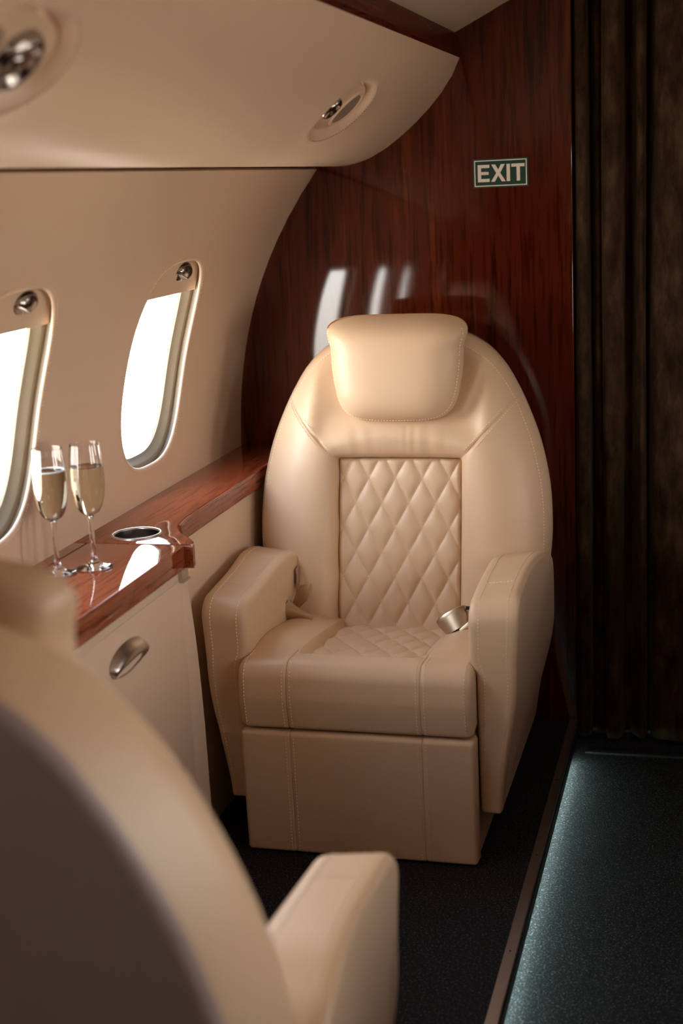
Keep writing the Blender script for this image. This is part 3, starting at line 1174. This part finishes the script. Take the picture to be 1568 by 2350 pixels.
BULGE_RAW = [(0.0, 0.012), (0.012, -0.004), (0.03, -0.015), (0.07, -0.026), (0.15, -0.036), (0.28, -0.043), (0.45, -0.043), (0.62, -0.034), (0.78, -0.016), (0.90, 0.008), (0.96, 0.026), (1.0, 0.048)]
HALF = [(0.300, 0.330), (0.325, 0.40), (0.346, 0.50), (0.355, 0.58), (0.353, 0.67), (0.343, 0.74), (0.325, 0.81), (0.300, 0.875), (0.272, 0.932), (0.238, 0.985), (0.190, 1.030), (0.120, 1.060), (0.0, 1.072)]
W_IN, Z_IN0, Z_IN1 = 0.148, 0.350, 0.772


def outline_half():
    pts = catmull([Vector(p) for p in HALF] + [Vector((-0.12, 1.060))], 12)
    out = []
    for p in pts:
        out.append(p)
        if p.x <= 1e-6:
            break
    return out


OH = outline_half()
cut = min(range(len(OH)), key=lambda i: abs(OH[i].y - 0.918) + (0 if OH[i].y < 1.0 else 9))


def fractions(n, lo, hi, tot):
    t = [i / n for i in range(n + 1)]
    for d in (0.0012, 0.0024, 0.0036):
        if lo:
            t.append(d / tot)
        if hi:
            t.append(1 - d / tot)
    return sorted(t)


def resample_at(pts, ts):
    fine = resample(pts, n=1200)
    out = []
    for t in ts:
        k = min(1199, int(t * 1200))
        out.append(fine[k].lerp(fine[k + 1], t * 1200 - k))
    return out


T_SIDE, T_TOP = fractions(84, False, True, 0.62), fractions(120, True, True, 0.70)
R_SIDE = resample_at(OH[:cut + 1], T_SIDE)                     # right side going up
arc_r = OH[cut:]
TOPARC = [Vector((p.x, p.y)) for p in arc_r] + [Vector((-p.x, p.y)) for p in reversed(arc_r[:-1])]
TOPARC = resample_at(TOPARC, T_TOP)                          # right to left
L_SIDE = [Vector((-p.x, p.y)) for p in reversed(R_SIDE)]  # going down
BOT = resample([L_SIDE[-1], R_SIDE[0]], n=50)


def seg_pts(which):
    if which == 'R':
        return R_SIDE, resample_at([Vector((W_IN, Z_IN0)), Vector((W_IN, Z_IN1 - 0.006))], T_SIDE)
    if which == 'T':
        return TOPARC, resample_at([Vector((W_IN, Z_IN1 - 0.006)), Vector((W_IN - 0.002, Z_IN1 - 0.002)), Vector((W_IN - 0.006, Z_IN1)), Vector((-W_IN + 0.006, Z_IN1)), Vector((-W_IN + 0.002, Z_IN1 - 0.002)), Vector((-W_IN, Z_IN1 - 0.006))], T_TOP)
    if which == 'L':
        return L_SIDE, resample_at([Vector((-W_IN, Z_IN1 - 0.006)), Vector((-W_IN, Z_IN0))], [1 - t for t in reversed(T_SIDE)])
    return BOT, resample([Vector((-W_IN, Z_IN0)), Vector((W_IN, Z_IN0))], n=50)


SEAM_A, SEAM_B = Vector((W_IN, Z_IN1)), R_SIDE[-1].copy()


def seam_dist(x, z):
    p = Vector((abs(x), z))
    d = SEAM_B - SEAM_A
    t = max(0, min(1, (p - SEAM_A).dot(d) / d.length_squared))
    return (p - (SEAM_A + d * t)).length


def back_pt(o, i, f, top=False):
    q = i.lerp(o, f)
    d = dspline(BULGE_RAW, f)
    sd = seam_dist(q.x, q.y)
    d += (0.0016 * math.exp(-(sd / 0.0050) ** 2) + 0.0026 * math.exp(-(sd / 0.0013) ** 2)) * min(1, f * 10) * min(1, (1.02 - f) * 8)
    if top:                                              # softer pad behind the headrest, with gather wrinkles below it
        mid = max(0.0, 1 - (abs(q.x) / 0.205) ** 4)
        d += 0.050 * mid * smooth01((f - 0.20) / 0.24) * smooth01((0.98 - f) / 0.22)
        d += 0.0005 * mid * (math.sin(q.x * 260 + 3 * math.sin(q.x * 37)) + 0.8 * math.sin(q.x * 141 + 1.3 + f * 9)) * math.exp(-((f - 0.18) / 0.14) ** 2) * smooth01((abs(q.x + 0.02) - 0.0) / 0.07)
    return Vector((q.x, y_plane(q.y) + d, q.y))


FR = [0, 0.006, 0.012, 0.02, 0.03, 0.05, 0.07, 0.11, 0.15, 0.21, 0.28, 0.36, 0.45, 0.54, 0.62, 0.70, 0.78, 0.84, 0.90, 0.93, 0.96, 0.98, 1.0]


def quilt_height(u, v, W, H, A, pu=0.0, pv=0.0):
    p = (u - pu) / W + (v - pv) / H
    q = (u - pu) / W - (v - pv) / H
    a = abs(p - round(p)) * 2
    b = abs(q - round(q)) * 2
    return A * (1 - (1 - a) ** 3.0) ** 0.85 * (1 - (1 - b) ** 3.0) ** 0.85


def quilt_panel(name, w, h, frame, W, H, A, pu, pv, parent, res=0.0026, edge=0.014, drop=0.016):
    """frame(u, v) -> (point, normal)"""
    nu, nv = int(2 * w / res), int(h / res)

    def surf(u, v):
        e = min(w - abs(u), v, h - v)
        k = max(0.0, 1 - e / edge)
        hh = quilt_height(u, v, W, H, A, pu, pv) * (1 - k ** 3) - drop * (1 - math.sqrt(max(0, 1 - k * k)))
        p, n = frame(u, v)
        return p + n * hh, n
    rows = [[surf(-w + 2 * w * i / nu, h * j / nv)[0] for i in range(nu + 1)] for j in range(nv + 1)]
    o = part(name, *grid(rows), M['leather'], parent, angle=80)
    st = []
    for sgn in (1, -1):
        kmax = int(w / W + h / H) + 3
        for k in range(-kmax, kmax + 1):
            path, nn = [], []
            for j in range(241):
                v = h * j / 240
                u = pu + (k - sgn * (v - pv) / H) * W
                if abs(u) < w - 0.006 and 0.006 < v < h - 0.006:
                    p, n = surf(u, v)
                    path.append(p + n * 0.0002)
                    nn.append(n)
            if len(path) > 4:
                st.append(stitch(path, nn, 0.0036, 0.0030, 0.0006, 0.0003))
    part('quilt_stitching', *join(*st), M['thread'], o)
    return o


def build_seat():
    root = empty('executive_seat')
    LM = M['leather']
    # --- backrest bolster
    loops = []
    segs = [seg_pts(s) for s in 'RTLB']
    O, I, TP = [], [], []
    for (o, i), nm in zip(segs, 'RTLB'):
        O += o[:-1]
        I += i[:-1]
        TP += [nm == 'T'] * (len(o) - 1)
    m = len(O)
    V, F = [], []
    for f in FR:
        V += [back_pt(o, i, f, t) for o, i, t in zip(O, I, TP)]
    nf = len(FR)
    for d, sc in ((0.070, 0.996), (0.095, 0.982), (0.120, 0.962), (0.138, 0.942), (0.145, 0.93)):
        for o in O:
            V.append(Vector((o.x * sc, y_plane(o.y) + d, 0.33 + (o.y - 0.33) * (1 - (1 - sc) * 0.25))))
        nf += 1
    for k in range(nf - 1):
        for j in range(m):
            F.append((k * m + j, k * m + (j + 1) % m, (k + 1) * m + (j + 1) % m, (k + 1) * m + j))
    br = part('backrest', V, F, LM, root, angle=60)
    # rear shell panel
    V, F = [], []
    sp = [(0.94, 0.140), (0.930, 0.1505), (0.91, 0.1545), (0.7, 0.160), (0.35, 0.163), (0.02, 0.164)]
    cz = 0.66
    for s, d in sp:
        for o in O:
            z = cz + (o.y - cz) * (s + 0.045 * smooth01((s - 0.3) / 0.5))
            V.append(Vector((o.x * s, y_plane(z) + d, z)))
    for k in range(len(sp) - 1):
        for j in range(m):
            F.append((k * m + j, k * m + (j + 1) % m, (k + 1) * m + (j + 1) % m, (k + 1) * m + j))
    F.append(tuple(range((len(sp) - 1) * m, len(sp) * m)))
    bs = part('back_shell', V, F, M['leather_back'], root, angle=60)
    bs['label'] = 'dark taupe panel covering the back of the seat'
    # --- stitching of the diagonal seams and the outer edge
    st = []
    for sgn in (1, -1):
        for off in (-0.0075, 0.0075):
            path, nn = [], []
            d = (SEAM_B - SEAM_A).normalized()
            pn = Vector((-d.y, d.x))
            for k in range(61):
                f = 0.05 + 0.89 * k / 60
                q = SEAM_A.lerp(SEAM_B, f) + pn * off
                base = y_plane(q.y) + dspline(BULGE_RAW, f) + 0.0016 * math.exp(-(abs(off) / 0.0050) ** 2)
                path.append(Vector((sgn * q.x, base - 0.0007, q.y)))
                nn.append(Vector((0, -1, 0)))
            st.append(stitch(path, nn, 0.0042, 0.003, 0.00065, 0.0004))
    path, nn = [], []
    for o, i in [(segs[0][0][k], segs[0][1][k]) for k in range(30, len(T_SIDE) - 1)] + [(segs[1][0][k], segs[1][1][k]) for k in range(0, len(T_TOP) - 1)] + [(segs[2][0][k], segs[2][1][k]) for k in range(0, 55)]:
        p = back_pt(o, i, 0.925)
        path.append(p)
        nn.append(Vector((o.x - i.x, -0.13, o.y - i.y)).normalized())
    st.append(stitch(path, nn, 0.0045, 0.003, 0.0006, 0.0003))
    part('seam_stitching', *join(*st), M['thread'], br)

    # --- quilted back panel
    sl = math.atan(0.20)
    tz, ty = math.cos(sl), math.sin(sl)

    def bframe(u, v):
        return Vector((u, y_plane(0.352) + v * ty + 0.004, 0.352 + v * tz)), Vector((0, -tz, ty))
    hq = (Z_IN1 - 0.352) / tz + 0.003
    quilt_panel('quilted_back', W_IN + 0.003, hq, bframe, 0.0645, 0.1175, 0.0075, -0.0095, hq - 0.050, root)

    # --- headrest
    hp = [(0.0, 1.108), (0.09, 1.107), (0.140, 1.099), (0.161, 1.086), (0.1665, 1.071), (0.1630, 1.053), (0.1580, 1.035), (0.1555, 0.990), (0.149, 0.945), (0.138, 0.905), (0.117, 0.879), (0.08, 0.8655), (0.0, 0.862)]
    full = [Vector(p) for p in hp] + [Vector((-p[0], p[1])) for p in reversed(hp[1:-1])]
    P = resample(catmull(full, 8, closed=True) + [Vector(full[0])], n=150)[:-1]
    c = Vector((0, 0.985))
    V, F = [], []
    m2 = len(P)

    def hy(z):
        return 0.529 + 0.10 * (z - 0.98)
    spec = []
    for k in range(13):
        s = math.sin(math.pi / 2 * (k / 12))
        spec.append((s, -0.056 * (1 - s ** 4.5) ** 0.55))
    spec = spec[1:]
    spec[-1] = (1.0, -0.006)
    spec += [(1.010, 0.0), (1.0, 0.007), (0.985, 0.022), (0.955, 0.038), (0.90, 0.048), (0.75, 0.056), (0.5, 0.060), (0.2, 0.061)]
    for s, d in spec:
        for p in P:
            q = c + (p - c) * s
            lean = 0.020 * smooth01((q.y - 1.06) / 0.05)         # top rolls back
            V.append(Vector((q.x, hy(q.y) + d + lean * (1 if d < 0 else 0), q.y)))
    for k in range(len(spec) - 1):
        for j in range(m2):
            F.append((k * m2 + j, k * m2 + (j + 1) % m2, (k + 1) * m2 + (j + 1) % m2, (k + 1) * m2 + j))
    F.append(tuple(range(m2)))
    F.append(tuple(range((len(spec) - 1) * m2, len(spec) * m2)))
    hr = part('headrest', V, F, LM, root, angle=70)
    path, nn = [], []
    for p in P + P[:1]:
        s = 0.965
        q = c + (p - c) * s
        if q.y > 1.075:
            continue
        path.append(Vector((q.x, hy(q.y) - 0.056 * (1 - s ** 4.5) ** 0.55 - 0.0003, q.y)))
        nn.append(Vector((p.x - c.x, -0.10, p.y - c.y)).normalized())
    k0 = max(range(len(path) - 1), key=lambda i: (path[i + 1] - path[i]).length)
    path, nn = path[k0 + 1:] + path[:k0 + 1], nn[k0 + 1:] + nn[:k0 + 1]
    part('headrest_stitching', *stitch(path, nn, 0.004, 0.003, 0.0006, 0.0003), M['thread'], hr)

    # --- seat cushion
    XS = 0.1435
    sp_ = roundpoly([(0.004, 0.2885), (-0.004, 0.36), (-0.002, 0.436), (0.14, 0.434), (0.50, 0.388), (0.50, 0.2885)], [0.012, 0.05, 0.036, 0.2, 0.02, 0.01], step=0.005, arc=9)

    def sdisp(x, y, z):
        ax = abs(abs(x) - XS)
        d = -(0.0009 * math.exp(-(ax / 0.0050) ** 2) + 0.0022 * math.exp(-(ax / 0.0013) ** 2)) * smooth01((0.13 - y) / 0.04)
        if z > 0.352:
            into = smooth01((0.140 - abs(x)) / 0.016) * smooth01((y - 0.075) / 0.018) * smooth01((z - 0.35) / 0.02)
            d -= 0.030 * into
            side = smooth01((abs(x) - 0.126) / 0.075) * (1 - 0.25 * smooth01((abs(x) - 0.21) / 0.04))
            d += 0.020 * side * smooth01((z - 0.352) / 0.03) * smooth01((y - 0.055) / 0.16) * smooth01((0.48 - y) / 0.09)
            d += 0.003 * (1 - side) * smooth01((z - 0.38) / 0.04) * smooth01((y - 0.0) / 0.03) * smooth01((0.085 - y) / 0.03)
        d += 0.004 * math.sin(max(0.0, min(1.0, (z - 0.29) / 0.135)) * math.pi) * smooth01((0.05 - y) / 0.03)
        return d
    xe = [s * (XS + k) for s in (1, -1) for k in (-0.009, -0.006, -0.004, -0.0026, -0.0014, 0.0, 0.0014, 0.0026, 0.004, 0.006, 0.009)]
    V, F = pillow(sp_, -0.252, 0.252, 0.018, nx=70, seg=6, disp=sdisp, xs_extra=xe)
    sc_ = part('seat_cushion', V, F, LM, root, angle=60)
    st = []
    PN = poly_normals(sp_)
    for sgn in (1, -1):
        for xo in (XS - 0.0085, XS + 0.0085, 0.236):
            path, nn = [], []
            for p, n in zip(sp_, PN):
                if p.x < 0.085 and p.y > 0.295 and p.x < 0.09:
                    q = p + n * (sdisp(sgn * xo, p.x, p.y) + 0.0002)
                    path.append(Vector((sgn * xo, q.x, q.y)))
                    nn.append(Vector((0, n.x, n.y)))
            od = sorted(range(len(path)), key=lambda i: path[i].z + path[i].y * 0.8)
            st.append(stitch([path[i] for i in od], [nn[i] for i in od], 0.0045, 0.0032, 0.00065, 0.0004))
    part('seam_stitching', *join(*st), M['thread'], sc_)

    def sframe(u, v):
        y = 0.086 + v
        w = 1.0 + 0.04 * v / 0.38
        return Vector((u * w, y, 0.4135 - 0.105 * v)), Vector((0, 0.105, 1)).normalized()
    quilt_panel('quilted_seat', 0.136, 0.375, sframe, 0.0645, 0.105, 0.0065, 0.012, 0.03, root)

    # --- footrest panel and base
    fp = roundpoly([(0.006, 0.004), (0.0, 0.283), (0.05, 0.283), (0.05, 0.004)], [0.008, 0.010, 0.006, 0.004], step=0.006, arc=5)

    def fdisp(x, y, z):
        ax = abs(abs(x) - XS)
        return -(0.0007 * math.exp(-(ax / 0.0050) ** 2) + 0.0020 * math.exp(-(ax / 0.0013) ** 2)) * (1 if y < 0.03 else 0)
    V, F = pillow(fp, -0.2535, 0.2535, 0.009, nx=60, disp=fdisp, xs_extra=xe)
    fr_ = part('footrest', V, F, LM, root, angle=60)
    st = []
    for sgn in (1, -1):
        for xo in (XS - 0.0085, XS + 0.0085):
            path = [Vector((sgn * xo, 0.006 - 0.006 * (z - 0.004) / 0.279 - 0.0003 + 0.002 * math.exp(-((xo - XS) / 0.004) ** 2) * 0, z)) for z in [0.012 + 0.262 * k / 60 for k in range(61)]]
            st.append(stitch(path, [Vector((0, -1, 0))] * 61, 0.0045, 0.0032, 0.00065, 0.0004))
    part('seam_stitching', *join(*st), M['thread'], fr_)
    bp_ = roundpoly([(0.051, 0.002), (0.051, 0.285), (0.60, 0.285), (0.62, 0.002)], [0.004, 0.004, 0.01, 0.01], step=0.05, arc=3)
    part('base', *pillow(bp_, -0.249, 0.249, 0.008, nx=6), LM, root, angle=50)

    # --- armrests
    def outer_x(y, z):
        k = 0.300 + 0.036 * smooth01((z - 0.10) / 0.30) + 0.006 * smooth01((z - 0.40) / 0.16)
        return k + 0.022 * smooth01((y - 0.20) / 0.32) * smooth01((z - 0.1) / 0.35)
    for sgn in (1, -1):
        up = 0.014 if sgn > 0 else -0.004
        ap = roundpoly([(0.050, 0.105), (0.040, 0.32), (0.038, 0.562 + up), (0.20, 0.577 + up), (0.34, 0.588 + up * 0.5), (0.480, 0.568), (0.545, 0.42), (0.60, 0.22), (0.625, 0.105)],
                       [0.006, 0.3, 0.055, 0.3, 0.3, 0.095, 0.3, 0.3, 0.02], step=0.010, arc=8)

        def xm(x, y, z):
            t = (x - 0.2535) / (0.330 - 0.2535)
            ins = 0.2535 - 0.015 * smooth01((z - 0.405) / 0.05)
            return sgn * (ins + (outer_x(y, z) - ins) * t)
        V, F = pillow(ap, 0.2535, 0.330, 0.013, nx=10, seg=6, xmap=xm)
        V = [(v[0], v[1], v[2] - 0.010 * (1 - (abs(v[0]) - 0.25) / 0.09) * smooth01((v[2] - 0.5) / 0.06)) for v in V]
        arm = part('armrest', V, F, LM, root, angle=60)
        st = []
        APN = poly_normals(ap)
        for tx in (0.21, 0.79):
            path, nn = [], []
            for p, n in zip(ap, APN):
                if (p.x < 0.10 and p.y > 0.11) or (p.y > 0.50 and p.x < 0.50):
                    x = xm(0.2535 + (0.330 - 0.2535) * tx, p.x, p.y)
                    z = p.y - 0.010 * (1 - (abs(x) - 0.25) / 0.09) * smooth01((p.y - 0.5) / 0.06)
                    path.append(Vector((x, p.x, z)) + Vector((0, n.x, n.y)) * 0.0003)
                    nn.append(Vector((0, n.x, n.y)))
            k0 = max(range(len(path)), key=lambda i: (path[i] - path[i - 1]).length)
            path, nn = path[k0:] + path[:k0], nn[k0:] + nn[:k0]
            st.append(stitch(path, nn, 0.0045, 0.0032, 0.00065, 0.0004))
        # cross seam over the arm top
        for yy in (0.155,):
            zz = 0.5730 + up
            path = []
            for k in range(21):
                x = xm(0.2535 + 0.0765 * (0.2 + 0.6 * k / 20), yy, zz)
                path.append(Vector((x, yy, zz + 0.0005 - 0.010 * (1 - (abs(x) - 0.25) / 0.09))))
            st.append(stitch(path, [Vector((0, 0, 1))] * 21, 0.0045, 0.003, 0.00065, 0.0004))
        part('seam_stitching', *join(*st), M['thread'], arm)

    # --- seat belt
    belt = part('seat_belt', *tube([Vector((-0.235, 0.47, 0.425)), Vector((-0.238, 0.45, 0.455)), Vector((-0.236, 0.43, 0.475))], 0.006, 8), M['webbing'], root)

    def cone(p0, p1, r0, r1, squash=0.6):
        p0, p1 = Vector(p0), Vector(p1)
        t = (p1 - p0).normalized()
        u = t.cross(Vector((0, 1, 0))).normalized()
        w = t.cross(u)
        V, F, n = [], [], 24
        prof = [(0.0, r0 * 0.9), (0.0, r0), (0.3, r0 + (r1 - r0) * 0.42), (0.65, r0 + (r1 - r0) * 0.80), (0.97, r1), (1.0, r1 * 0.75)]
        for q, r in prof:
            c_ = p0.lerp(p1, q)
            V += [c_ + u * (r * math.cos(2 * math.pi * k / n)) + w * (r * squash * math.sin(2 * math.pi * k / n)) for k in range(n)]
        for i in range(len(prof) - 1):
            F += [(i * n + k, i * n + (k + 1) % n, (i + 1) * n + (k + 1) % n, (i + 1) * n + k) for k in range(n)]
        F += [tuple(range(n)), tuple(range((len(prof) - 1) * n, len(prof) * n))]
        return V, F

    def ribbon(pts, wid, thick=0.0016):
        """pts: list of (centre, width direction)"""
        rows = []
        for c_, d_ in pts:
            c_, d_ = Vector(c_), Vector(d_).normalized()
            rows.append((c_, d_))
        V, F = [], []
        m = len(rows)
        for i, (c_, d_) in enumerate(rows):
            t = (rows[min(i + 1, m - 1)][0] - rows[max(i - 1, 0)][0]).normalized()
            n = t.cross(d_).normalized() * thick
            ww = wid[i] if isinstance(wid, list) else wid
            V += [c_ - d_ * ww - n, c_ + d_ * ww - n, c_ + d_ * ww + n, c_ - d_ * ww + n]
        for i in range(m - 1):
            for k in range(4):
                F.append((i * 4 + k, i * 4 + (k + 1) % 4, (i + 1) * 4 + (k + 1) % 4, (i + 1) * 4 + k))
        F += [(0, 1, 2, 3), tuple(range((m - 1) * 4, m * 4))]
        return V, F
    # left side: folded webbing with a cone-shaped metal fitting
    part('strap', *ribbon([((-0.226, 0.375, 0.440), (0.45, -0.2, 0.3)), ((-0.219, 0.372, 0.458), (0.6, -0.2, 0.1)), ((-0.211, 0.370, 0.476), (0.7, -0.3, 0.25)), ((-0.205, 0.373, 0.490), (0.8, -0.4, 0.35)), ((-0.207, 0.385, 0.495), (0.8, -0.4, 0.3)), ((-0.214, 0.398, 0.488), (0.8, -0.4, 0.3)), ((-0.222, 0.41, 0.470), (0.7, -0.2, 0.3))], [0.012, 0.019, 0.023, 0.019, 0.018, 0.017, 0.016]), M['webbing'], belt, angle=60)
    part('buckle', *cone((-0.243, 0.345, 0.444), (-0.180, 0.335, 0.430), 0.027, 0.007), M['bronze'], belt, angle=50)
    part('tongue', *ribbon([((-0.233, 0.41, 0.485), (0, 1, 0.2)), ((-0.231, 0.41, 0.515), (0, 1, 0.2)), ((-0.233, 0.412, 0.530), (0, 1, 0.2))], 0.012, 0.001), M['steel'], belt)
    # right side: broad flared lever buckle, open towards the lap
    V, F = [], []
    ax = Vector((0.42, -0.50, -0.62)).normalized()
    u_ = Vector((0.86, 0.10, 0.50))
    u_ = (u_ - ax * u_.dot(ax)).normalized()
    v_ = ax.cross(u_)
    c0 = Vector((0.152, 0.318, 0.459))
    spec = [(0.0, -0.002), (0.45, -0.003), (0.85, -0.001), (1.0, 0.004), (0.97, 0.014), (0.84, 0.030), (0.72, 0.048), (0.66, 0.048), (0.78, 0.028), (0.90, 0.012), (0.80, 0.005), (0.0, 0.004)]
    nb = 40
    for r, w in spec:
        for i in range(nb):
            a = 2 * math.pi * i / nb
            V.append(c0 + ax * w + u_ * (0.040 * r * math.cos(a)) + v_ * (0.021 * r * math.sin(a)))
    for k in range(len(spec) - 1):
        for i in range(nb):
            F.append((k * nb + i, k * nb + (i + 1) % nb, (k + 1) * nb + (i + 1) % nb, (k + 1) * nb + i))
    bk = part('lever_buckle', V, F, M['bronze'], belt, angle=50)
    bk['label'] = 'curved champagne-coloured metal buckle'
    part('buckle_end', *cone((0.240, 0.300, 0.462), (0.180, 0.272, 0.430), 0.030, 0.007), M['bronze'], belt, angle=50)
    part('pin', *tube([Vector((0.188, 0.305, 0.476)), Vector((0.226, 0.310, 0.476))], 0.004, 8), M['black'], belt)
    return root


def copy_tree(o, parent=None):
    c = o.copy()
    COL.objects.link(c)
    c.parent = parent
    for ch in list(o.children):
        copy_tree(ch, c)
    return c


seat = build_seat()
seat.location = (-0.733, 2.68, 0.0)
tag(seat, 'beige leather seat with quilted back facing us before the bulkhead', 'seat', 'executive leather seats')
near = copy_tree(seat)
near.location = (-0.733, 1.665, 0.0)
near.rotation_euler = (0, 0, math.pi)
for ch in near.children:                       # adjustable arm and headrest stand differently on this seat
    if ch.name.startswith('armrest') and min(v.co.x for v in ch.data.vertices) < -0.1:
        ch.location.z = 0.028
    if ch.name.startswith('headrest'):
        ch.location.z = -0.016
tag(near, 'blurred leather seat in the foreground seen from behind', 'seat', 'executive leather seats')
